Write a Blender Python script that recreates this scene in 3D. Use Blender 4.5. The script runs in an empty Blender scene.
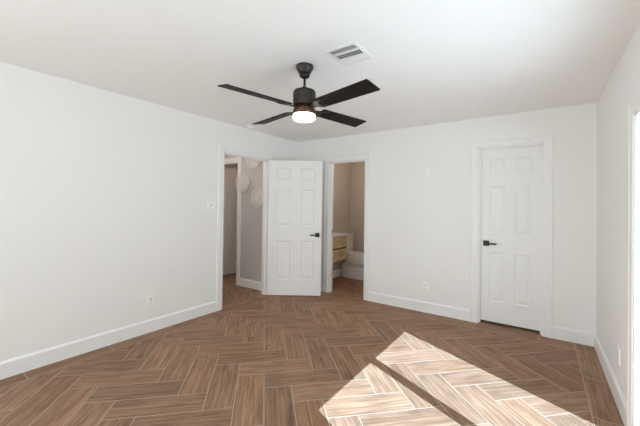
import bpy, bmesh, math, random
from mathutils import Vector, Matrix

C = bpy.context.scene.collection
SC = bpy.context.scene
PI = math.pi
R = random.Random(7)

# ------------------------------------------------------------------ camera
CAM = Vector((3.40373, 0.0, 1.36921))
yaw, pitch, roll = 0.61104, -0.00919, 0.01323
F = Vector((-math.sin(yaw), math.cos(yaw), 0)); RR = Vector((math.cos(yaw), math.sin(yaw), 0)); UU = Vector((0, 0, 1))
F2 = F * math.cos(pitch) - UU * math.sin(pitch); U2 = UU * math.cos(pitch) + F * math.sin(pitch)
R3 = RR * math.cos(roll) + U2 * math.sin(roll); U3 = U2 * math.cos(roll) - RR * math.sin(roll)
cd = bpy.data.cameras.new('camera'); cam = bpy.data.objects.new('camera', cd); C.objects.link(cam)
M = Matrix((R3, U3, -F2)).transposed().to_4x4(); M.translation = CAM; cam.matrix_world = M
cd.sensor_width = 36; cd.lens = 315.772 / 640 * 36; cd.shift_y = -10.4186 / 640; cd.clip_start = 0.02
SC.camera = cam

# ------------------------------------------------------------------ light, sky, exposure
SC.view_settings.view_transform = 'Standard'; SC.view_settings.look = 'None'
SC.view_settings.gamma = 1; SC.view_settings.use_curve_mapping = False
SC.view_settings.exposure = -0.16
SC.cycles.max_bounces = 16; SC.cycles.diffuse_bounces = 12; SC.cycles.glossy_bounces = 4
SC.cycles.transparent_max_bounces = 8; SC.cycles.sample_clamp_indirect = 4.0
SC.cycles.caustics_reflective = False; SC.cycles.caustics_refractive = False
SC.cycles.use_denoising = True; SC.cycles.denoiser = 'OPENIMAGEDENOISE'; SC.cycles.denoising_input_passes = 'RGB_ALBEDO_NORMAL'; SC.cycles.denoising_prefilter = 'ACCURATE'; SC.cycles.use_adaptive_sampling = False; SC.cycles.use_guiding = True

world = bpy.data.worlds.new('sky'); SC.world = world; world.use_nodes = True
bg = world.node_tree.nodes['Background']; bg.inputs[0].default_value = (0.88, 0.94, 1.0, 1); bg.inputs[1].default_value = 3.3

def light(name, kind, loc, direction, **kw):
    d = bpy.data.lights.new(name, kind); o = bpy.data.objects.new(name, d); C.objects.link(o)
    o.location = loc; o.rotation_euler = Vector(direction).to_track_quat('-Z', 'Y').to_euler()
    for k, v in kw.items(): setattr(d, k, v)
    return o
SLOPE = 0.475; ELEV = 1.87 / (1.772 * math.sqrt(1 + SLOPE ** 2))
light('sun', 'SUN', (8, -2, 6), (-1, SLOPE, -ELEV * math.sqrt(1 + SLOPE ** 2)), energy=18.5, angle=math.radians(0.25), color=(0.68, 0.96, 1.34))
# fill daylight added at two unseen windows to brighten the room
light('side_fill_daylight', 'AREA', (-0.125, -1.6, 1.0), (1, 0, 0), shape='RECTANGLE', size=1.4, size_y=1.3, energy=84, color=(0.84, 0.94, 1.0))
light('rear_fill_daylight', 'AREA', (2.3, -2.72, 1.0), (0, 1, 0), shape='RECTANGLE', size=2.2, size_y=1.3, energy=36, color=(0.84, 0.94, 1.0))
light('hall_lamp', 'POINT', (-0.75, 2.75, 2.2), (0, 0, -1), energy=8.5, color=(1.0, 0.90, 0.82), shadow_soft_size=0.12)
light('side_room_lamp', 'POINT', (-1.1, 4.6, 2.2), (0, 0, -1), energy=2.2, color=(1.0, 0.72, 0.52), shadow_soft_size=0.12)
light('bathroom_fill', 'POINT', (1.0, 4.9, 2.1), (0, 0, -1), energy=7.0, color=(1.0, 0.83, 0.68), shadow_soft_size=0.15)  # unseen warm light added to brighten the bathroom

# ------------------------------------------------------------------ materials
def mat(name, color, rough=0.5, metal=0.0, spec=0.5, bump=0.0, bscale=200.0, emis=None, estr=0.0, var=0.0, vscale=8.0):
    m = bpy.data.materials.new(name); m.use_nodes = True
    nt = m.node_tree; b = nt.nodes['Principled BSDF']
    b.inputs['Base Color'].default_value = (*color, 1); b.inputs['Roughness'].default_value = rough
    b.inputs['Metallic'].default_value = metal; b.inputs['Specular IOR Level'].default_value = spec
    tc = nt.nodes.new('ShaderNodeTexCoord')
    if bump:
        n = nt.nodes.new('ShaderNodeTexNoise'); n.inputs['Scale'].default_value = bscale; n.inputs['Detail'].default_value = 3
        bp = nt.nodes.new('ShaderNodeBump'); bp.inputs['Strength'].default_value = bump; bp.inputs['Distance'].default_value = 0.002
        nt.links.new(tc.outputs['Object'], n.inputs['Vector']); nt.links.new(n.outputs['Fac'], bp.inputs['Height']); nt.links.new(bp.outputs['Normal'], b.inputs['Normal'])
    if var:
        n = nt.nodes.new('ShaderNodeTexNoise'); n.inputs['Scale'].default_value = vscale; n.inputs['Detail'].default_value = 4
        mx = nt.nodes.new('ShaderNodeMix'); mx.data_type = 'RGBA'
        mx.inputs[6].default_value = (*[c * (1 - var) for c in color], 1); mx.inputs[7].default_value = (*[min(1, c * (1 + var)) for c in color], 1)
        nt.links.new(tc.outputs['Object'], n.inputs['Vector']); nt.links.new(n.outputs['Fac'], mx.inputs[0]); nt.links.new(mx.outputs[2], b.inputs['Base Color'])
    if emis:
        b.inputs['Emission Color'].default_value = (*emis, 1); b.inputs['Emission Strength'].default_value = estr
    return m

def wood_mat(name, base, dark, light_, attr=None, rough=0.45, along=2.2, across=26.0):
    """grain runs along U of the UV map (metres); attr = per-plank tone"""
    m = bpy.data.materials.new(name); m.use_nodes = True
    nt = m.node_tree; L = nt.links.new; b = nt.nodes['Principled BSDF']; b.inputs['Roughness'].default_value = rough; b.inputs['Specular IOR Level'].default_value = 0.35
    uv = nt.nodes.new('ShaderNodeUVMap'); mp = nt.nodes.new('ShaderNodeMapping'); mp.inputs['Scale'].default_value = (along, across, 1)
    L(uv.outputs[0], mp.inputs[0])
    n1 = nt.nodes.new('ShaderNodeTexNoise'); n1.inputs['Scale'].default_value = 1.0; n1.inputs['Detail'].default_value = 5; n1.inputs['Roughness'].default_value = 0.62; n1.inputs['Distortion'].default_value = 0.6
    L(mp.outputs[0], n1.inputs['Vector'])
    r1 = nt.nodes.new('ShaderNodeValToRGB'); r1.color_ramp.elements[0].position = 0.30; r1.color_ramp.elements[0].color = (*dark, 1)
    r1.color_ramp.elements[1].position = 0.72; r1.color_ramp.elements[1].color = (*light_, 1)
    e = r1.color_ramp.elements.new(0.5); e.color = (*base, 1)
    L(n1.outputs['Fac'], r1.inputs[0])
    # broader cloudy stains
    mp2 = nt.nodes.new('ShaderNodeMapping'); mp2.inputs['Scale'].default_value = (4.5, 11, 1); L(uv.outputs[0], mp2.inputs[0])
    n2 = nt.nodes.new('ShaderNodeTexNoise'); n2.inputs['Scale'].default_value = 1.0; n2.inputs['Detail'].default_value = 2
    L(mp2.outputs[0], n2.inputs['Vector'])
    r2 = nt.nodes.new('ShaderNodeValToRGB'); r2.color_ramp.elements[0].position = 0.28; r2.color_ramp.elements[0].color = (0.62, 0.60, 0.60, 1)
    r2.color_ramp.elements[1].position = 0.55; r2.color_ramp.elements[1].color = (1.06, 1.06, 1.06, 1)
    L(n2.outputs['Fac'], r2.inputs[0])
    mx = nt.nodes.new('ShaderNodeMix'); mx.data_type = 'RGBA'; mx.blend_type = 'MULTIPLY'; mx.inputs[0].default_value = 0.6
    L(r1.outputs[0], mx.inputs[6]); L(r2.outputs[0], mx.inputs[7]); out = mx.outputs[2]
    if attr:
        at = nt.nodes.new('ShaderNodeAttribute'); at.attribute_name = attr
        m2 = nt.nodes.new('ShaderNodeMix'); m2.data_type = 'RGBA'; m2.blend_type = 'MULTIPLY'; m2.inputs[0].default_value = 1
        L(out, m2.inputs[6]); L(at.outputs['Color'], m2.inputs[7]); out = m2.outputs[2]
    L(out, b.inputs['Base Color'])
    bp = nt.nodes.new('ShaderNodeBump'); bp.inputs['Strength'].default_value = 0.12; bp.inputs['Distance'].default_value = 0.001
    L(n1.outputs['Fac'], bp.inputs['Height']); L(bp.outputs['Normal'], b.inputs['Normal'])
    return m

WALL = mat('wall_paint', (0.89, 0.885, 0.873), 0.75, spec=0.3, bump=0.02, bscale=140)
CEIL = mat('ceiling_paint', (0.94, 0.935, 0.925), 0.85, spec=0.2, bump=0.02, bscale=120)
TRIM = mat('trim_paint', (0.90, 0.90, 0.895), 0.38, spec=0.45)
DOORP = mat('door_paint', (0.89, 0.89, 0.885), 0.42, spec=0.45, bump=0.03, bscale=120)
WALL_SHADED = mat('shaded_wall_paint', (0.60, 0.585, 0.57), 0.75, spec=0.3, bump=0.02, bscale=140)  # the room's wall paint, with the hall's shade darkened into its colour
BATHW = mat('bathroom_wall_paint', (0.58, 0.53, 0.48), 0.7, spec=0.3, bump=0.05, bscale=90)
BLACK = mat('matte_black_metal', (0.012, 0.012, 0.012), 0.42, spec=0.5)
BRONZE = mat('dark_bronze_metal', (0.045, 0.040, 0.034), 0.40, metal=0.55, var=0.12, vscale=14)
COPPER = mat('oiled_bronze_ring', (0.115, 0.055, 0.036), 0.42, metal=0.75)
BLADE = mat('espresso_blade', (0.009, 0.008, 0.007), 0.55, spec=0.2, var=0.25, vscale=30)
PLASTIC = mat('white_plastic', (0.94, 0.94, 0.935), 0.35)
SLOT = mat('dark_slot', (0.05, 0.05, 0.05), 0.6)
TOGGLE = mat('grey_toggle', (0.45, 0.45, 0.44), 0.45)
VENTM = mat('vent_white_enamel', (0.84, 0.83, 0.81), 0.45)
DUCT = mat('duct_shade_dark', (0.035, 0.033, 0.032), 0.8)
GROUT = mat('grout', (0.47, 0.37, 0.285), 0.9, var=0.15, vscale=20)
LAMP = mat('lamp_diffuser', (0.95, 0.92, 0.88), 0.4, emis=(1.0, 0.88, 0.76), estr=5.0)
PORC = mat('porcelain', (0.80, 0.78, 0.74), 0.16)
STONE = mat('white_stone_top', (0.82, 0.81, 0.78), 0.25, var=0.08, vscale=25)
CHROME = mat('chrome', (0.7, 0.7, 0.7), 0.15, metal=1.0)
WICKER = mat('pale_woven_rattan', (0.86, 0.85, 0.83), 0.7, var=0.08, vscale=60)
ALU = mat('white_vinyl_frame', (0.84, 0.85, 0.86), 0.4)
CONC = mat('patio_concrete', (0.86, 0.81, 0.745), 0.9, var=0.06, vscale=3)
TILE = wood_mat('wood_look_tile', (0.298, 0.170, 0.101), (0.174, 0.094, 0.053), (0.418, 0.258, 0.165), attr='plank_tone', rough=0.55, along=2.6, across=46.0)
OAK = wood_mat('pale_oak', (0.62, 0.45, 0.26), (0.54, 0.37, 0.20), (0.70, 0.53, 0.33), rough=0.5)
GLASS = bpy.data.materials.new('clear_glass'); GLASS.use_nodes = True
_n = GLASS.node_tree; _n.nodes.remove(_n.nodes['Principled BSDF'])
_t = _n.nodes.new('ShaderNodeBsdfTransparent'); _t.inputs[0].default_value = (0.95, 0.97, 0.96, 1)
_g = _n.nodes.new('ShaderNodeBsdfGlossy'); _g.inputs['Roughness'].default_value = 0.02
_lw = _n.nodes.new('ShaderNodeLayerWeight'); _lw.inputs[0].default_value = 0.5
_p = _n.nodes.new('ShaderNodeMath'); _p.operation = 'POWER'; _p.inputs[1].default_value = 4.0
_f = _n.nodes.new('ShaderNodeMath'); _f.operation = 'MULTIPLY_ADD'; _f.inputs[1].default_value = 0.8; _f.inputs[2].default_value = 0.04
_n.links.new(_lw.outputs['Facing'], _p.inputs[0]); _n.links.new(_p.outputs[0], _f.inputs[0])
_m = _n.nodes.new('ShaderNodeMixShader')
_n.links.new(_f.outputs[0], _m.inputs[0]); _n.links.new(_t.outputs[0], _m.inputs[1]); _n.links.new(_g.outputs[0], _m.inputs[2])
_n.links.new(_m.outputs[0], _n.nodes['Material Output'].inputs['Surface'])

# ------------------------------------------------------------------ mesh helpers
def box(bm, x0, x1, y0, y1, z0, z1, bev=0.0, seg=2, mtx=None):
    b = bmesh.new(); bmesh.ops.create_cube(b, size=1)
    bmesh.ops.scale(b, vec=(abs(x1 - x0), abs(y1 - y0), abs(z1 - z0)), verts=b.verts)
    bmesh.ops.translate(b, vec=((x0 + x1) / 2, (y0 + y1) / 2, (z0 + z1) / 2), verts=b.verts)
    if bev: bmesh.ops.bevel(b, geom=b.edges[:], offset=bev, segments=seg, affect='EDGES', profile=0.5)
    merge(bm, b, mtx)
def merge(bm, b, mtx=None):
    if mtx is not None: bmesh.ops.transform(b, matrix=mtx, verts=b.verts)
    vm = {v: bm.verts.new(v.co) for v in b.verts}
    for f in b.faces:
        try:
            nf = bm.faces.new([vm[v] for v in f.verts]); nf.material_index = f.material_index; nf.smooth = f.smooth
        except ValueError: pass
    b.free()
def lathe(bm, prof, n=40, mtx=None, smooth=True):
    """prof: (r, z) list; closed with caps where r == 0"""
    b = bmesh.new(); rings = []
    for r, z in prof:
        if r <= 1e-6: rings.append([b.verts.new((0, 0, z))])
        else: rings.append([b.verts.new((r * math.cos(2 * PI * i / n), r * math.sin(2 * PI * i / n), z)) for i in range(n)])
    for a, c in zip(rings, rings[1:]):
        for i in range(n):
            j = (i + 1) % n
            q = [a[i % len(a)], a[j % len(a)], c[j % len(c)], c[i % len(c)]]
            q2 = []
            for v in q:
                if v not in q2: q2.append(v)
            if len(q2) > 2: b.faces.new(q2).smooth = smooth
    bmesh.ops.recalc_face_normals(b, faces=b.faces)
    merge(bm, b, mtx)
def loft(bm, secs, n=32, smooth=True, power=2.0):
    """secs: (z, cx, cy, rx, ry) superellipse sections, capped"""
    b = bmesh.new(); rings = []
    for z, cx, cy, rx, ry in secs:
        ring = []
        for i in range(n):
            t = 2 * PI * i / n; c, s = math.cos(t), math.sin(t)
            ring.append(b.verts.new((cx + rx * math.copysign(abs(c) ** (2 / power), c), cy + ry * math.copysign(abs(s) ** (2 / power), s), z)))
        rings.append(ring)
    for a, c in zip(rings, rings[1:]):
        for i in range(n): b.faces.new([a[i], a[(i + 1) % n], c[(i + 1) % n], c[i]]).smooth = smooth
    b.faces.new(rings[0][::-1]); b.faces.new(rings[-1])
    bmesh.ops.recalc_face_normals(b, faces=b.faces)
    merge(bm, b)
def tube(bm, pts, r, n=8, closed=False):
    b = bmesh.new(); rings = []; P = [Vector(p) for p in pts]; k = len(P)
    for i, p in enumerate(P):
        if closed: d = P[(i + 1) % k] - P[i - 1]
        else: d = P[min(i + 1, k - 1)] - P[max(i - 1, 0)]
        d.normalize(); a = d.orthogonal() if abs(d.z) > 0.95 else d.cross(Vector((0, 0, 1)))
        a.normalize(); c = d.cross(a)
        rings.append([b.verts.new(p + r * (math.cos(2 * PI * j / n) * a + math.sin(2 * PI * j / n) * c)) for j in range(n)])
    for i in range(k if closed else k - 1):
        a, c = rings[i], rings[(i + 1) % k]
        for j in range(n): b.faces.new([a[j], a[(j + 1) % n], c[(j + 1) % n], c[j]]).smooth = True
    if not closed: b.faces.new(rings[0]); b.faces.new(rings[-1])
    bmesh.ops.recalc_face_normals(b, faces=b.faces); merge(bm, b)
def prism(bm, poly, a, c, axis):
    """extrude polygon (p, q) along axis from a to c; axis 'x': (y,z) 'y': (x,z) 'z': (x,y)"""
    def P(p, q, t): return {'x': (t, p, q), 'y': (p, t, q), 'z': (p, q, t)}[axis]
    A = [bm.verts.new(P(p, q, a)) for p, q in poly]; B = [bm.verts.new(P(p, q, c)) for p, q in poly]
    n = len(poly); fs = [bm.faces.new(A), bm.faces.new(B)]
    for i in range(n): fs.append(bm.faces.new([A[i], A[(i + 1) % n], B[(i + 1) % n], B[i]]))
    bmesh.ops.recalc_face_normals(bm, faces=fs)
def uvbox(o, swap=False):
    """UV in metres: u along z or the longest horizontal axis"""
    me = o.data; uv = me.uv_layers.new(name='UVMap')
    for p in me.polygons:
        for li in p.loop_indices:
            v = me.vertices[me.loops[li].vertex_index].co
            uv.data[li].uv = (v.y + v.x * 0.7, v.z + 0.3 * v.x)

def obj(name, bm, m, parent=None, loc=None, rotz=None):
    me = bpy.data.meshes.new(name); bm.normal_update(); bm.to_mesh(me); bm.free()
    o = bpy.data.objects.new(name, me); C.objects.link(o)
    for mm in (m if isinstance(m, (list, tuple)) else [m]): me.materials.append(mm)
    if parent: o.parent = parent
    if loc is not None: o.location = loc
    if rotz is not None: o.rotation_euler = (0, 0, rotz)
    return o
def tag(o, label, cat, group=None, kind=None):
    o['label'] = label; o['category'] = cat
    if group: o['group'] = group
    if kind: o['kind'] = kind
    return o
def thing(name, label, cat, loc=(0, 0, 0), rotz=0, group=None, kind=None):
    o = bpy.data.objects.new(name, None); C.objects.link(o); o.location = loc; o.rotation_euler = (0, 0, rotz); o.empty_display_size = 0.1
    return tag(o, label, cat, group, kind)

# ------------------------------------------------------------------ setting: dimensions
W, D, H, T = 3.858, 4.172, 2.44, 0.11
REAR = -2.6
EY0, EY1, ETOP = 2.652, 3.488, 2.055          # entry opening in the left wall
BX0, BX1, BTOP = 0.655, 1.292, 2.06          # bathroom opening in the back wall
CX0, CX1, CTOP = 2.792, 3.424, 2.085         # closet opening in the back wall
PY0, PY1, PTOP = 0.845, 2.600, 1.935         # patio door opening in the right wall
HY = 3.61                                    # hall end wall (with discs)
HX0, HX1, HTOP = -1.54, -0.840, 2.09          # doorway in the hall end wall
BATHX, BATHY = 0.17, 5.70

def struct(name, bm, m, label, cat, parent=None):
    o = obj(name, bm, m, parent)
    return tag(o, label, cat, None, 'structure')

# ---- walls
bm = bmesh.new()
box(bm, -T, 0, -0.9, EY0, 0, H); box(bm, -T, 0, REAR, -2.3, 0, H); box(bm, -T, 0, -2.3, -0.9, 0, 0.35); box(bm, -T, 0, -2.3, -0.9, 1.65, H); box(bm, -T, 0, EY1, D, 0, H); box(bm, -T, 0, EY0, EY1, ETOP, H)
struct('wall_left', bm, WALL, 'long white painted wall on the left with the open entry doorway', 'wall')
bm = bmesh.new()
box(bm, -T, BX0, D, D + T, 0, H); box(bm, BX1, CX0, D, D + T, 0, H); box(bm, CX1, W + T, D, D + T, 0, H)
box(bm, BX0, BX1, D, D + T, BTOP, H); box(bm, CX0, CX1, D, D + T, CTOP, H)
struct('wall_back', bm, WALL, 'white painted far wall with the bathroom doorway and the closed closet door', 'wall')
bm = bmesh.new()
box(bm, W, W + T, REAR, PY0, 0, H); box(bm, W, W + T, PY1, D, 0, H); box(bm, W, W + T, PY0, PY1, PTOP, H)
struct('wall_right', bm, WALL, 'white painted wall on the right beside the glass patio door', 'wall')
bm = bmesh.new()
box(bm, -T, W + T, REAR - T, REAR, 0, 0.35); box(bm, -T, W + T, REAR - T, REAR, 1.65, H)
box(bm, -T, 1.2, REAR - T, REAR, 0.35, 1.65); box(bm, 3.4, W + T, REAR - T, REAR, 0.35, 1.65)
struct('wall_rear', bm, WALL, 'white painted wall behind the viewpoint with an added window', 'wall')
bm = bmesh.new()
box(bm, HX1, -T, HY, HY + T, 0, H); box(bm, -2.3, HX0, HY, HY + T, 0, H); box(bm, HX0, HX1, HY, HY + T, HTOP, H)
struct('wall_hall_end', bm, WALL_SHADED, 'hall wall seen through the entry doorway, hung with woven discs', 'wall')
bm = bmesh.new(); box(bm, -2.3 - T, -2.3, 1.6, 5.8, 0, H)
struct('wall_hall_far', bm, WALL, 'far side wall of the hall beyond the entry doorway', 'wall')
bm = bmesh.new(); box(bm, -2.3, -T, 1.6 - T, 1.6, 0, H)
struct('wall_hall_near', bm, WALL, 'near end wall of the hall beyond the entry doorway', 'wall')
bm = bmesh.new(); box(bm, BATHX - T, BATHX, D + T, BATHY, 0, H)
struct('wall_bathroom_left', bm, BATHW, 'taupe bathroom wall behind the vanity', 'wall')
bm = bmesh.new(); box(bm, BATHX - T, 1.9, BATHY, BATHY + T, 0, H)
struct('wall_bathroom_back', bm, BATHW, 'taupe bathroom wall beside the toilet', 'wall')
bm = bmesh.new(); box(bm, 1.8, 1.9, D + T, BATHY, 0, H)
struct('wall_bathroom_right', bm, BATHW, 'taupe wall between bathroom and closet', 'wall')
bm = bmesh.new(); box(bm, 1.9, W + T, 4.95, 5.05, 0, H); box(bm, W, W + T, D + T, 4.95, 0, H)
struct('wall_closet', bm, WALL, 'inside walls of the closet behind the closed door', 'wall')
bm = bmesh.new(); box(bm, -2.3, BATHX - T, 5.2, 5.2 + T, 0, H)
struct('wall_side_room', bm, WALL, 'end wall of the side room off the hall', 'wall')
bm = bmesh.new(); box(bm, -2.3 - T, W + T, REAR - T, 5.82, H, H + 0.08)
struct('ceiling', bm, CEIL, 'smooth white ceiling with the dark fan', 'ceiling')

# ---- herringbone floor of 8 x 24 inch wood-look tiles laid at 45 degrees, straight border courses
def clip(poly, x0, x1, y0, y1):
    for ax, val, sgn in ((0, x0, 1), (0, x1, -1), (1, y0, 1), (1, y1, -1)):
        out = []
        for i in range(len(poly)):
            a, c = poly[i], poly[(i + 1) % len(poly)]
            da, dc = (a[ax] - val) * sgn, (c[ax] - val) * sgn
            if da >= 0: out.append(a)
            if (da > 0) != (dc > 0) and abs(da - dc) > 1e-12:
                t = da / (da - dc); out.append((a[0] + t * (c[0] - a[0]), a[1] + t * (c[1] - a[1])))
        poly = out
        if len(poly) < 3: return []
    return poly
fl = bmesh.new(); uvl = fl.loops.layers.uv.new('UVMap'); tone = fl.loops.layers.float_color.new('plank_tone')
GR, LIFT, wP = 0.0031, 0.0, 0.202
S2 = 1 / math.sqrt(2)
def plank(poly, du, origin, rect=None):
    if rect: poly = clip(poly, *rect)
    if len(poly) < 3: return
    area = abs(sum(poly[i][0] * poly[(i + 1) % len(poly)][1] - poly[(i + 1) % len(poly)][0] * poly[i][1] for i in range(len(poly)))) / 2
    if area < 2e-4: return
    vs = [fl.verts.new((x, y, LIFT)) for x, y in poly]
    try: f = fl.faces.new(vs)
    except ValueError: return
    f.normal_update()
    if f.normal.z < 0: f.normal_flip()
    ou, ov = R.uniform(0, 40), R.uniform(0, 40); g = R.uniform(0.86, 1.14); wv = R.uniform(-0.03, 0.03)
    for l in f.loops:
        x, y = l.vert.co.x - origin[0], l.vert.co.y - origin[1]
        l[uvl].uv = (x * du[0] + y * du[1] + ou, -x * du[1] + y * du[0] + ov)
        l[tone] = (g * (1 + wv), g, g * (1 - wv), 1)
def rs(r, s): return ((r - s) * wP * S2, (r + s) * wP * S2)     # lattice (r, s) -> floor (x, y)
def field(rect):
    g = GR / wP
    for i in range(-30, 52):
        for j in range(-40, 42):
            k = (i + j) % 6
            if k == 3:      # plank long in s, column i
                q = [rs(i + g, j + g), rs(i + 1 - g, j + g), rs(i + 1 - g, j + 3 - g), rs(i + g, j + 3 - g)]; du = (-S2, S2)
            elif k == 0:    # plank long in r, row j
                q = [rs(i + g, j + g), rs(i + 3 - g, j + g), rs(i + 3 - g, j + 1 - g), rs(i + g, j + 1 - g)]; du = (S2, S2)
            else: continue
            cx, cy = sum(p[0] for p in q) / 4, sum(p[1] for p in q) / 4
            if rect[0] - 0.6 < cx < rect[1] + 0.6 and rect[2] - 0.6 < cy < rect[3] + 0.6: plank(q, du, (cx, cy), rect)
BL, BR_, BB = 0.165, 3.688, 3.955
e = GR
field((BL + e, BR_ - e, REAR, BB - e))
field((-2.3, 0 - e, 1.6, 5.2)); field((0.06, 1.8, D + e, BATHY)); field((1.9, W + T, D + e, 4.95))
def course(x0, x1, y0, y1, along, start):
    t = start; hi = y1 if along == 'y' else x1; lo = y0 if along == 'y' else x0
    while t < hi:
        a, c = max(t, lo), min(t + 0.606, hi)
        if c - a > 0.03:
            if along == 'y': plank([(x0, a + e), (x1, a + e), (x1, c - e), (x0, c - e)], (0, 1), (0, 0))
            else: plank([(a + e, y0), (c - e, y0), (c - e, y1), (a + e, y1)], (1, 0), (0, 0))
        t += 0.606
course(0 + e, BL - e, REAR, BB - e, 'y', REAR - 0.31)
course(BR_ + e, W + T + 0.02, REAR, D, 'y', REAR - 0.1)
course(0 + e, BR_ - e, BB + e, D - e, 'x', -0.25)
# grout bed just below the tile faces, and slab underneath
zb = -0.0012
def quad(x0, x1, y0, y1, z, mi):
    f = fl.faces.new([fl.verts.new(p) for p in ((x0, y0, z), (x1, y0, z), (x1, y1, z), (x0, y1, z))]); f.material_index = mi
quad(-2.3 - T, W + T + 0.02, REAR - T, 5.82, zb, 1)
b = bmesh.new(); box(b, -2.3 - T, W + T + 0.02, REAR - T, 5.82, -0.12, -0.004)
for f in b.faces: f.material_index = 1
merge(fl, b)
struct('floor', fl, [TILE, GROUT], 'brown wood-look tile floor laid in a diagonal herringbone', 'floor')

# ---- outside: patio ground
bm = bmesh.new(); box(bm, W + T + 0.02, 14, -8, 10, -0.30, -0.10)
struct('ground', bm, CONC, 'grey concrete patio outside the glass door', 'ground')

# ------------------------------------------------------------------ trim
PROF = [(0.004, 0.0), (0.004, 0.010), (0.012, 0.0135), (0.052, 0.015), (0.058, 0.0195), (0.076, 0.0205), (0.083, 0.017), (0.083, 0.0)]
def casing(bm, a0, a1, top, to3, width=0.083):
    """three-sided mitred casing round an opening a0..a1 of height top; to3(a, n, z) maps along-wall, off-wall, height"""
    k = width / 0.083; st = []
    for d, t in PROF:
        d *= k; st.append([(a0 - d, t, 0), (a0 - d, t, top + d), (a1 + d, t, top + d), (a1 + d, t, 0)])
    V = [[bm.verts.new(to3(*p)) for p in row] for row in st]
    n = len(V); fs = []
    for i in range(n):
        j = (i + 1) % n
        for q in range(3): fs.append(bm.faces.new([V[i][q], V[i][q + 1], V[j][q + 1], V[j][q]]))
    fs.append(bm.faces.new([V[i][0] for i in range(n)])); fs.append(bm.faces.new([V[i][3] for i in range(n)]))
    bmesh.ops.recalc_face_normals(bm, faces=fs)
JT = 0.012
def jamb(bm, a0, a1, top, to3, depth, stop=None):
    def bx(aa, ab, na, nb, za, zb_):
        p, q = Vector(to3(aa, na, za)), Vector(to3(ab, nb, zb_))
        box(bm, min(p.x, q.x), max(p.x, q.x), min(p.y, q.y), max(p.y, q.y), min(p.z, q.z), max(p.z, q.z))
    bx(a0, a0 + JT, 0.001, -depth - 0.001, 0, top); bx(a1 - JT, a1, 0.001, -depth - 0.001, 0, top); bx(a0, a1, 0.001, -depth - 0.001, top - JT, top)
    if stop:
        s0, s1 = stop
        bx(a0 + JT, a0 + JT + 0.011, -s0, -s1, 0, top - JT); bx(a1 - JT - 0.011, a1 - JT, -s0, -s1, 0, top - JT); bx(a0 + JT, a1 - JT, -s0, -s1, top - JT - 0.011, top - JT)
toL = lambda a, n, z: (n, a, z); toB = lambda a, n, z: (a, D - n, z); toR = lambda a, n, z: (W - n, a, z); toH = lambda a, n, z: (a, HY - n, z)
toLh = lambda a, n, z: (-T - n, a, z)
bm = bmesh.new(); casing(bm, EY0, EY1, ETOP, toL); casing(bm, EY0, EY1, ETOP, toLh); jamb(bm, EY0, EY1, ETOP, toL, T, (0.040, 0.075))
struct('trim_1', bm, TRIM, 'white casing around the open entry doorway in the left wall', 'door casing')
bm = bmesh.new(); casing(bm, BX0, BX1, BTOP, toB); jamb(bm, BX0, BX1, BTOP, toB, T, (0.035, 0.070))
struct('trim_2', bm, TRIM, 'white casing around the bathroom doorway', 'door casing')
bm = bmesh.new(); casing(bm, CX0, CX1, CTOP, toB); jamb(bm, CX0, CX1, CTOP, toB, T, (0.030, 0.062))
struct('trim_3', bm, TRIM, 'white casing around the closed closet door', 'door casing')
bm = bmesh.new(); casing(bm, PY0, PY1, PTOP, toR, 0.072); jamb(bm, PY0, PY1, PTOP, toR, 0.06)
struct('trim_4', bm, TRIM, 'white casing around the patio door at the right edge', 'door casing')
bm = bmesh.new(); casing(bm, HX0, HX1, HTOP, toH); jamb(bm, HX0, HX1, HTOP, toH, T)
struct('trim_5', bm, TRIM, 'white casing around the side room doorway in the hall', 'door casing')

BH, BT = 0.133, 0.015
BPROF = [(0, 0), (BT, 0), (BT, BH - 0.016), (BT - 0.004, BH - 0.008), (0.006, BH), (0, BH)]
def base_run(bm, axis, wallpos, sgn, a, c):
    prism(bm, [(wallpos + sgn * d, z) for d, z in BPROF], a, c, 'y' if axis == 'y' else 'x')
CW = 0.083
bm = bmesh.new(); base_run(bm, 'y', 0, 1, REAR, EY0 - CW); base_run(bm, 'y', 0, 1, EY1 + CW, D)
struct('baseboard_left', bm, TRIM, 'white baseboard along the left wall', 'baseboard')
bm = bmesh.new(); base_run(bm, 'x', D, -1, BT, BX0 - CW); base_run(bm, 'x', D, -1, BX1 + CW, CX0 - CW); base_run(bm, 'x', D, -1, CX1 + CW, W - BT)
struct('baseboard_back', bm, TRIM, 'white baseboard along the far wall', 'baseboard')
bm = bmesh.new(); base_run(bm, 'y', W, -1, PY1 + 0.072, D); base_run(bm, 'y', W, -1, REAR, PY0 - 0.072)
struct('baseboard_right', bm, TRIM, 'white baseboard along the right wall', 'baseboard')
bm = bmesh.new(); base_run(bm, 'x', HY, -1, HX1 + CW, -T)
struct('baseboard_hall', bm, TRIM, 'white baseboard below the woven discs in the hall', 'baseboard')
bm = bmesh.new(); base_run(bm, 'y', BATHX, 1, D + T, BATHY); base_run(bm, 'x', BATHY, -1, BATHX + BT, 1.8)
struct('baseboard_bathroom', bm, TRIM, 'white baseboard in the bathroom', 'baseboard')

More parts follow.
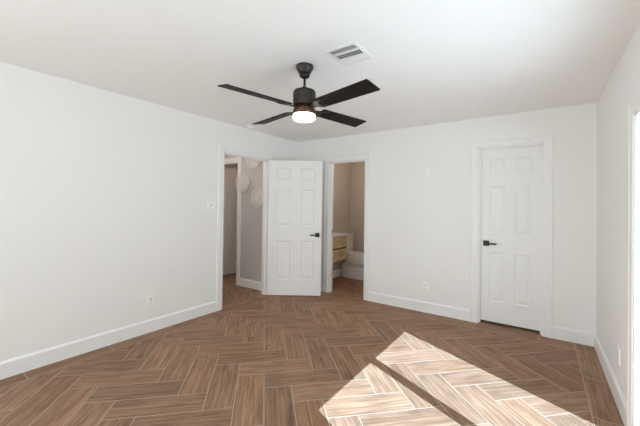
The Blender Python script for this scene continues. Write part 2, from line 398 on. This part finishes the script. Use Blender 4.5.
# ------------------------------------------------------------------ six-panel doors
def door_slab(w, h, t, stile, mid):
    """slab from x=0..w, y=0..t, z=0..h with six recessed moulded panels on both faces"""
    pw = (w - 2 * stile - mid) / 2
    xs = [0, stile, stile + pw, stile + pw + mid, w - stile, w]
    s = h / 2.03
    zs = [0, 0.240 * s, 0.815 * s, 1.040 * s, 1.588 * s, 1.722 * s, 1.912 * s, h]
    bm = bmesh.new()
    for side in (0, 1):
        def P(x, z, d): return (x, (d if side == 0 else t - d), z)
        for i in range(5):
            for j in range(7):
                x0, x1, z0, z1 = xs[i], xs[i + 1], zs[j], zs[j + 1]
                if i in (1, 3) and j in (1, 3, 5):
                    rings = [(0, 0), (0.009, 0.008), (0.020, 0.009), (0.038, 0.003)]
                    R4 = [[bm.verts.new(P(*p, d)) for p in ((x0 + o, z0 + o), (x1 - o, z0 + o), (x1 - o, z1 - o), (x0 + o, z1 - o))] for o, d in rings]
                    for a, c in zip(R4, R4[1:]):
                        for k in range(4): bm.faces.new([a[k], a[(k + 1) % 4], c[(k + 1) % 4], c[k]])
                    bm.faces.new(R4[-1])
                else: bm.faces.new([bm.verts.new(P(*p, 0)) for p in ((x0, z0), (x1, z0), (x1, z1), (x0, z1))])
    for i in range(5):
        for z in (0, h): bm.faces.new([bm.verts.new(p) for p in ((xs[i], 0, z), (xs[i + 1], 0, z), (xs[i + 1], t, z), (xs[i], t, z))])
    for j in range(7):
        for x in (0, w): bm.faces.new([bm.verts.new(p) for p in ((x, 0, zs[j]), (x, t, zs[j]), (x, t, zs[j + 1]), (x, 0, zs[j + 1]))])
    bmesh.ops.remove_doubles(bm, verts=bm.verts, dist=1e-5)
    bmesh.ops.recalc_face_normals(bm, faces=bm.faces)
    return bm
def lever_set(parent, x, z, y, out, lever_dir, name='door_handle'):
    """square rose + flat lever on a face at y, sticking out along out*(y)"""
    a, c = sorted((y, y + out * 0.009))
    bm = bmesh.new(); box(bm, x - 0.032, x + 0.032, a, c, z - 0.032, z + 0.032, 0.0015)
    h = obj(name, bm, BLACK, parent)
    h['label'] = 'matte black lever handle with square rose'
    bm = bmesh.new(); lathe(bm, [(0, 0), (0.010, 0), (0.010, 0.05), (0, 0.05)], 16, Matrix.Translation((x, y + out * 0.005, z)) @ Matrix.Rotation(-out * PI / 2, 4, 'X'))
    ya, yb = sorted((y + out * 0.045, y + out * 0.058))
    xa, xb = sorted((x - lever_dir * 0.012, x + lever_dir * 0.112))
    box(bm, xa, xb, ya, yb, z - 0.010, z + 0.010, 0.003)
    obj('lever', bm, BLACK, h)
def hinges(parent, zs, y):
    for z in zs:
        bm = bmesh.new(); lathe(bm, [(0, 0), (0.0065, 0), (0.0065, 0.09), (0, 0.09)], 12, Matrix.Translation((-0.003, y, z)))
        obj('hinge', bm, TRIM, parent)
# open entry door: hinge at the far jamb, swung into the room
ew, eh, et = 0.808, 2.03, 0.035
bm = door_slab(ew, eh, et, 0.115, 0.13)
ang = math.atan2(0.568, 0.823)
hp = Vector((0.012, EY1 - 0.004, 0.012))
# local y=0 face looks to the camera; pivot lies on the local y = et face
off = Matrix.Rotation(ang, 3, 'Z') @ Vector((0, -et, 0))
d1 = obj('door_1', bm, DOORP, None, hp + off, ang)
tag(d1, 'white six-panel door standing open in front of the far left corner', 'door', None, 'structure')
lever_set(d1, ew - 0.062, 0.912, 0, -1, -1); lever_set(d1, ew - 0.062, 0.912, et, 1, -1)
hinges(d1, (0.17, 0.98, 1.78), et)
# closed closet door, set back at the closet side of the jamb
cw = CX1 - CX0 - 2 * JT - 0.006
bm = door_slab(cw, CTOP - JT - 0.026 - 0.003, 0.035, 0.095, 0.105)
d2 = obj('door_2', bm, DOORP, None, (CX0 + JT + 0.003, D + 0.064, 0.026), 0)
tag(d2, 'white six-panel closet door, closed, in the far wall on the right', 'door', None, 'structure')
lever_set(d2, 0.062, 0.920, 0, -1, 1)
# door of the side room off the hall, opened away at a right angle
bm = door_slab(0.665, 2.05, 0.035, 0.105, 0.11)
d3 = obj('door_3', bm, DOORP, None, (HX0 + JT + 0.004, HY + T + 0.004, 0.022), PI / 2)
tag(d3, 'white panel door of the side room, seen deep in the hall through the entry doorway', 'door', None, 'structure')
# sliding glass patio door
d4 = thing('door_4', 'white framed sliding glass patio door at the right edge', 'door', (W, (PY0 + PY1) / 2, 0), 0, None, 'structure')
bx0, bx1 = 0.062, 0.112
def rel(y): return y - (PY0 + PY1) / 2
bm = bmesh.new(); ft = 0.014
box(bm, 0.061, 0.108, rel(PY0), rel(PY0 + ft), 0, PTOP); box(bm, 0.061, 0.108, rel(PY1 - ft), rel(PY1), 0, PTOP)
box(bm, 0.061, 0.108, rel(PY0 + ft), rel(PY1 - ft), PTOP - 0.022, PTOP); box(bm, 0.061, 0.108, rel(PY0 + ft), rel(PY1 - ft), 0, 0.025)
obj('frame', bm, ALU, d4)
for a, c, ga, gb in ((PY0 + ft + 0.001, 1.752, 0.907, 1.709), (1.753, PY1 - ft - 0.001, 1.797, 2.558)):
    x0, x1, zb0, zt0 = 0.077, 0.103, 0.026, PTOP - 0.023
    bm = bmesh.new()
    box(bm, x0, x1, rel(a), rel(ga), zb0, zt0); box(bm, x0, x1, rel(gb), rel(c), zb0, zt0)
    box(bm, x0, x1, rel(ga), rel(gb), zb0, zb0 + 0.09); box(bm, x0, x1, rel(ga), rel(gb), 1.870, zt0)
    s = obj('sash', bm, ALU, d4)
    bm = bmesh.new(); xm = (x0 + x1) / 2; box(bm, xm - 0.003, xm + 0.003, rel(ga - 0.003), rel(gb + 0.003), zb0 + 0.086, 1.874)
    obj('pane', bm, GLASS, s)
# unseen window added behind the viewpoint to go with the rear fill light
w1 = thing('window_added_1', 'white framed window, unseen and added for light, in the wall behind the viewpoint', 'window', (2.3, REAR - 0.06, 0.35), 0, None, 'structure')
bm = bmesh.new()
for a, c in ((-1.1, -1.05), (-0.025, 0.025), (1.05, 1.1)): box(bm, a, c, -0.02, 0.02, 0, 1.3)
for a, c in ((0, 0.05), (1.25, 1.3)): box(bm, -1.05, 1.05, -0.019, 0.019, a, c)
fr = obj('window_frame', bm, ALU, w1)
bm = bmesh.new(); box(bm, -1.05, 1.05, -0.003, 0.003, 0.05, 1.25); obj('pane', bm, GLASS, w1)

w2 = thing('window_added_2', 'white framed window, unseen and added for light, in the left wall behind the viewpoint', 'window', (-0.06, -1.6, 0.35), PI / 2, None, 'structure')  # unseen window added to bring more light to the right side
bm = bmesh.new()
for a, c in ((-0.70, -0.65), (0.65, 0.70)): box(bm, a, c, -0.02, 0.02, 0, 1.3)
for a, c in ((0, 0.05), (0.63, 0.67), (1.25, 1.3)): box(bm, -0.65, 0.65, -0.019, 0.019, a, c)
obj('window_frame', bm, ALU, w2)
bm = bmesh.new(); box(bm, -0.65, 0.65, -0.003, 0.003, 0.05, 1.25); obj('pane', bm, GLASS, w2)

# ------------------------------------------------------------------ ceiling fan
FX, FY = 1.909, 1.906
fan = thing('ceiling_fan', 'dark bronze ceiling fan with four black blades and a lit round lamp', 'ceiling fan', (FX, FY, H))
bm = bmesh.new(); lathe(bm, [(0, 0), (0.066, 0), (0.068, -0.012), (0.064, -0.024), (0.047, -0.056), (0.040, -0.064), (0, -0.064)], 40)
cn = obj('canopy', bm, BRONZE, fan)
bm = bmesh.new(); lathe(bm, [(0, -0.064), (0.036, -0.064), (0.041, -0.074), (0.036, -0.086), (0.020, -0.096), (0, -0.096)], 32)
obj('collar', bm, BRONZE, cn)
bm = bmesh.new(); lathe(bm, [(0, -0.09), (0.0095, -0.09), (0.0095, -0.19), (0, -0.19)], 20)
obj('downrod', bm, BRONZE, fan)
bm = bmesh.new(); lathe(bm, [(0, -0.158), (0.012, -0.158), (0.024, -0.172), (0.026, -0.188), (0.060, -0.190), (0.080, -0.194), (0.0865, -0.204), (0.0875, -0.215), (0.0875, -0.300), (0.084, -0.310), (0, -0.310)], 48)
obj('motor_housing', bm, BRONZE, fan)
bm = bmesh.new(); lathe(bm, [(0, -0.306), (0.074, -0.306), (0.076, -0.330), (0.085, -0.336), (0.0865, -0.345), (0.0865, -0.374), (0.082, -0.377), (0, -0.377)], 48)
obj('trim_ring', bm, COPPER, fan)
bm = bmesh.new(); lathe(bm, [(0, -0.372), (0.080, -0.372), (0.085, -0.379), (0.086, -0.386), (0.086, -0.405), (0.082, -0.414), (0.072, -0.419), (0, -0.421)], 48)
lp = obj('lamp', bm, LAMP, fan); lp['label'] = 'glowing round white diffuser'
BZ = -0.326; th0 = math.radians(-12.6); tilt = math.radians(-12)
def blade_bm():
    b = bmesh.new(); x0, x1, w0, w1, t = 0.155, 0.668, 0.060, 0.069, 0.006
    sl = 0.0
    top = []
    n = 10
    for z in (-t / 2, t / 2):
        top.append([b.verts.new(p) for p in ((x0, -w0 + 0.006, z), (x0 + 0.01, -w0, z), (x1 - 0.004, -w1, z), (x1, -w1 + 0.004, z), (x1 - sl, w1 - 0.004, z), (x1 - 0.004 - sl, w1, z), (x0 + 0.01, w0, z), (x0, w0 - 0.006, z))])
    b.faces.new(top[0][::-1]); b.faces.new(top[1])
    for i in range(8): b.faces.new([top[0][i], top[0][(i + 1) % 8], top[1][(i + 1) % 8], top[1][i]])
    return b
def bracket_bm():
    b = bmesh.new()
    q = [(0.070, -0.020), (0.13, -0.024), (0.165, -0.048), (0.225, -0.048), (0.225, -0.030), (0.180, -0.024), (0.180, 0.024), (0.225, 0.030), (0.225, 0.048), (0.165, 0.048), (0.13, 0.024), (0.070, 0.020)]
    prism(b, q, -0.0085, -0.0032, 'z')
    for x, y in ((0.205, 0.039), (0.205, -0.039), (0.172, 0.0)):
        lathe(b, [(0, -0.0115), (0.005, -0.0105), (0.006, -0.008), (0, -0.008)], 10, Matrix.Translation((x, y, 0)))
    return b
bl0 = obj('blade', blade_bm(), BLADE, fan); br0 = obj('bracket', bracket_bm(), BRONZE, bl0)
for k in range(4):
    if k == 0: bl, br = bl0, br0
    else:
        bl = bl0.copy(); C.objects.link(bl); bl.parent = fan
        br = br0.copy(); C.objects.link(br); br.parent = bl
    bl.matrix_local = Matrix.Translation((0, 0, BZ)) @ Matrix.Rotation(th0 + k * PI / 2, 4, 'Z') @ Matrix.Rotation(tilt, 4, 'X')

# ------------------------------------------------------------------ ceiling register
VX0, VX1, VY0, VY1 = 2.170, 2.412, 1.790, 2.062
vent = thing('air_vent', 'white square ceiling air vent with dark louvres to the right of the fan', 'air vent', ((VX0 + VX1) / 2, (VY0 + VY1) / 2, H))
vw, vl = (VX1 - VX0) / 2, (VY1 - VY0) / 2
bm = bmesh.new(); rim = 0.022
P0 = [(vw, vl, -0.001), (vw - 0.002, vl - 0.002, -0.006), (vw - rim, vl - rim, -0.010), (vw - rim, vl - rim, -0.001)]
V = [[bm.verts.new((sx * a, sy * c, z)) for sx, sy in ((-1, -1), (1, -1), (1, 1), (-1, 1))] for a, c, z in P0]
for i in range(4):
    j = (i + 1) % 4
    for q in range(4): bm.faces.new([V[i][q], V[i][(q + 1) % 4], V[j][(q + 1) % 4], V[j][q]])
bmesh.ops.recalc_face_normals(bm, faces=bm.faces)
s1, s2 = -vl + rim + 0.068, vl - rim - 0.072
for y in (s1, s2): box(bm, -vw + rim, vw - rim, y - 0.010, y + 0.010, -0.0095, -0.002)
obj('frame', bm, VENTM, vent)
bm = bmesh.new(); box(bm, -vw + rim - 0.002, vw - rim + 0.002, -vl + rim - 0.002, vl - rim + 0.002, -0.0015, -0.0005)
bk = obj('duct_shade', bm, DUCT, vent); bk['label'] = 'dark sheet behind the louvres for the shade inside the duct'  # flat dark sheet standing in for the shaded duct
def slat(y, ang_):
    b = bmesh.new(); box(b, -vw + rim, vw - rim, -0.0075, 0.0075, -0.0005, 0.0005)
    bmesh.ops.transform(b, matrix=Matrix.Translation((0, y, -0.0062)) @ Matrix.Rotation(ang_, 4, 'X'), verts=b.verts)
    obj('louvre', b, VENTM, vent)
for k in range(6): slat(-vl + rim + 0.006 + k * 0.0105, math.radians(24))
for k in range(5): slat(vl - rim - 0.008 - k * 0.0125, math.radians(-32))
x = -vw + rim + 0.009
while x < vw - rim:
    b = bmesh.new(); box(b, x - 0.0010, x + 0.0010, s1 + 0.010, s2 - 0.010, -0.0060, -0.002); obj('fin', b, VENTM, vent); x += 0.0185

# ------------------------------------------------------------------ smoke alarm
sa = thing('smoke_alarm', 'small round white smoke alarm on the ceiling above the entry doorway', 'smoke alarm', (0.16, 2.95, H))
bm = bmesh.new(); lathe(bm, [(0, 0), (0.052, 0), (0.052, -0.008), (0, -0.008)], 32); obj('base', bm, PLASTIC, sa)
bm = bmesh.new(); lathe(bm, [(0, -0.008), (0.048, -0.008), (0.046, -0.022), (0.034, -0.030), (0, -0.031)], 32); obj('cover', bm, PLASTIC, sa)

# ------------------------------------------------------------------ outlets and switches (built facing -y, turned to their wall)
def plate_bm(w, h):
    b = bmesh.new(); box(b, -w / 2, w / 2, -0.0080, 0, -h / 2, h / 2, 0.0025, 2); return b
def outlet(label, loc, rotz, group='duplex wall outlets'):
    t = thing('wall_outlet', label, 'outlet', loc, rotz, group)
    obj('cover_plate', plate_bm(0.072, 0.117), PLASTIC, t)
    for dz in (-0.0195, 0.0195):
        b = bmesh.new(); lathe(b, [(0, 0), (0.0165, 0), (0.0165, 0.002), (0, 0.002)], 20, Matrix.Translation((0, -0.0077, dz)) @ Matrix.Rotation(PI / 2, 4, 'X'))
        r = obj('receptacle', b, PLASTIC, t)
        b = bmesh.new()
        for dx, hh in ((-0.0062, 0.008), (0.0062, 0.0065)): box(b, dx - 0.001, dx + 0.001, -0.0102, -0.0096, dz + 0.003 - hh / 2, dz + 0.003 + hh / 2)
        lathe(b, [(0, 0), (0.0022, 0), (0.0022, 0.0006), (0, 0.0006)], 10, Matrix.Translation((0, -0.0096, dz - 0.0075)) @ Matrix.Rotation(PI / 2, 4, 'X'))
        obj('slots', b, SLOT, r)
    b = bmesh.new(); lathe(b, [(0, 0), (0.003, 0), (0.0025, 0.001), (0, 0.001)], 10, Matrix.Translation((0, -0.0079, 0)) @ Matrix.Rotation(PI / 2, 4, 'X')); obj('screw', b, CHROME, t)
    return t
outlet('white duplex outlet low on the left wall', (0, 1.728, 0.340), PI / 2)
outlet('white duplex outlet low on the far wall between the bathroom and closet doors', (2.177, D, 0.338), 0)
outlet('white duplex outlet low on the right wall beside the patio door', (W, 3.02, 0.350), -PI / 2)
t = thing('media_plate', 'white wall plate high on the far wall left of the closet door', 'wall plate', (2.198, D, 1.822))
obj('cover_plate', plate_bm(0.072, 0.117), PLASTIC, t)
b = bmesh.new(); box(b, -0.0165, 0.0165, -0.012, -0.0075, -0.034, 0.034, 0.001); obj('insert', b, PLASTIC, t)
t = thing('light_switch', 'white light switch plate on the left wall beside the entry doorway', 'light switch', (0, 2.462, 1.355), PI / 2)
obj('cover_plate', plate_bm(0.115, 0.117), PLASTIC, t)
b = bmesh.new(); box(b, -0.0055, 0.0055, -0.0090, -0.006, -0.0125, 0.0125)
box(b, -0.0045, 0.0045, -0.018, -0.008, -0.002, 0.009, 0.0015)
obj('toggle', b, TOGGLE, t)
for dz in (-0.030, 0.030):
    b = bmesh.new(); lathe(b, [(0, 0), (0.003, 0), (0.0025, 0.001), (0, 0.001)], 10, Matrix.Translation((0, -0.0079, dz)) @ Matrix.Rotation(PI / 2, 4, 'X')); obj('screw', b, CHROME, t)

# ------------------------------------------------------------------ woven discs on the hall wall
def disc(label, x, z, r):
    t = thing('wall_disc', label, 'wall decoration', (x, HY - 0.012, z), 0, 'woven discs on the hall wall')
    b = bmesh.new()
    tube(b, [(0, -0.002, 0), (0, 0.012, 0)], 0.012, 10)
    lathe(b, [(0, -0.020), (r * 0.15, -0.016), (r * 0.7, -0.022), (r * 0.98, -0.045), (r, -0.042), (r * 0.72, -0.010), (r * 0.15, -0.001), (0, -0.001)], 48, Matrix.Rotation(-PI / 2, 4, 'X') @ Matrix.Scale(-1, 4, (0, 0, 1)))
    bmesh.ops.recalc_face_normals(b, faces=b.faces)
    o = obj('woven_bowl', b, WICKER, t)
    b = bmesh.new()
    for q in (0.2, 0.36, 0.52, 0.68, 0.84, 0.99):
        dep = 0.018 + (0.0065 * q if q < 0.7 else 0.0045 + (q - 0.7) * 0.08)
        tube(b, [(r * q * math.cos(a), -dep - 0.003, r * q * math.sin(a)) for a in [2 * PI * i / 40 for i in range(40)]], 0.006, 6, True)
    obj('coil', b, WICKER, t)
    b = bmesh.new()
    for i in range(28):
        a = 2 * PI * i / 28
        tube(b, [(r * q * math.cos(a + q * 0.5), -(0.018 + (0.0065 * q if q < 0.7 else 0.0045 + (q - 0.7) * 0.08)) - 0.004, r * q * math.sin(a + q * 0.5)) for q in (0.12, 0.4, 0.7, 0.85, 0.99)], 0.003, 5)
    obj('spokes', b, WICKER, t)
disc('round pale woven disc on the hall wall, leftmost of the three', -0.665, 1.735, 0.155)
disc('round pale woven disc on the hall wall, lowest and right of the three', -0.29, 1.49, 0.155)
disc('round pale woven disc on the hall wall, highest and cut off by the door header', -0.42, 2.115, 0.155)

# ------------------------------------------------------------------ bathroom
v = thing('vanity', 'pale wood floating bathroom vanity with white top', 'vanity', (BATHX, 4.56, 0))
yA, yB = -0.27, 0.255     # y from 4.29 to 4.815
b = bmesh.new(); box(b, 0.0, 0.43, yA, yB, 0.435, 0.855, 0.002); o = obj('cabinet', b, OAK, v); uvbox(o)
for z0, z1 in ((0.440, 0.630), (0.658, 0.842)):
    b = bmesh.new(); box(b, 0.431, 0.449, yA + 0.003, yB - 0.003, z0, z1, 0.002); o = obj('drawer', b, OAK, v); uvbox(o)
b = bmesh.new(); box(b, 0.4305, 0.4340, yA + 0.003, yB - 0.003, 0.631, 0.657); obj('gap_shade', b, SLOT, v)['label'] = 'dark strip for the shade in the gap between the drawers'  # dark strip put in for the shade of the drawer gap
b = bmesh.new(); box(b, 0.0, 0.470, yA, yB + 0.012, 0.856, 0.886, 0.004); obj('countertop', b, STONE, v)
b = bmesh.new(); box(b, 0.0, 0.012, yA, yB + 0.012, 0.887, 0.975, 0.002); obj('backsplash', b, STONE, v)
t = thing('toilet', 'white toilet beside the vanity, seen through the bathroom doorway', 'toilet', (BATHX, 5.345, 0))
b = bmesh.new(); loft(b, [(0, 0.34, 0, 0.305, 0.125), (0.015, 0.34, 0, 0.308, 0.128), (0.20, 0.345, 0, 0.300, 0.118), (0.245, 0.36, 0, 0.305, 0.122), (0.268, 0.40, 0, 0.300, 0.150), (0.32, 0.43, 0, 0.300, 0.176), (0.40, 0.44, 0, 0.302, 0.187), (0.440, 0.44, 0, 0.300, 0.184)], 40, power=2.5)
obj('bowl', b, PORC, t)
b = bmesh.new(); loft(b, [(0.441, 0.44, 0, 0.295, 0.184), (0.447, 0.44, 0, 0.30, 0.188), (0.462, 0.44, 0, 0.30, 0.188), (0.466, 0.44, 0, 0.295, 0.183)], 40, power=2.3); obj('seat', b, PORC, t)
b = bmesh.new(); loft(b, [(0.467, 0.44, 0, 0.297, 0.184), (0.472, 0.44, 0, 0.30, 0.187), (0.482, 0.44, 0, 0.297, 0.184), (0.490, 0.44, 0, 0.27, 0.16)], 40, power=2.3); obj('lid', b, PORC, t)
b = bmesh.new(); box(b, 0.012, 0.185, -0.185, 0.185, 0.44, 0.795, 0.014, 3); tk = obj('tank', b, PORC, t)
b = bmesh.new(); box(b, 0.006, 0.195, -0.195, 0.195, 0.796, 0.828, 0.008, 3); obj('tank_lid', b, PORC, t)
b = bmesh.new(); box(b, 0.186, 0.196, -0.16, -0.09, 0.735, 0.750, 0.003); obj('flush_lever', b, CHROME, tk)
# strike plate on the bathroom jamb
b = bmesh.new(); box(b, BX0 + JT, BX0 + JT + 0.0025, D + 0.072, D + 0.100, 0.915, 0.985)
tag(obj('strike_plate', b, BLACK), 'small black strike plate on the bathroom door jamb', 'strike plate')
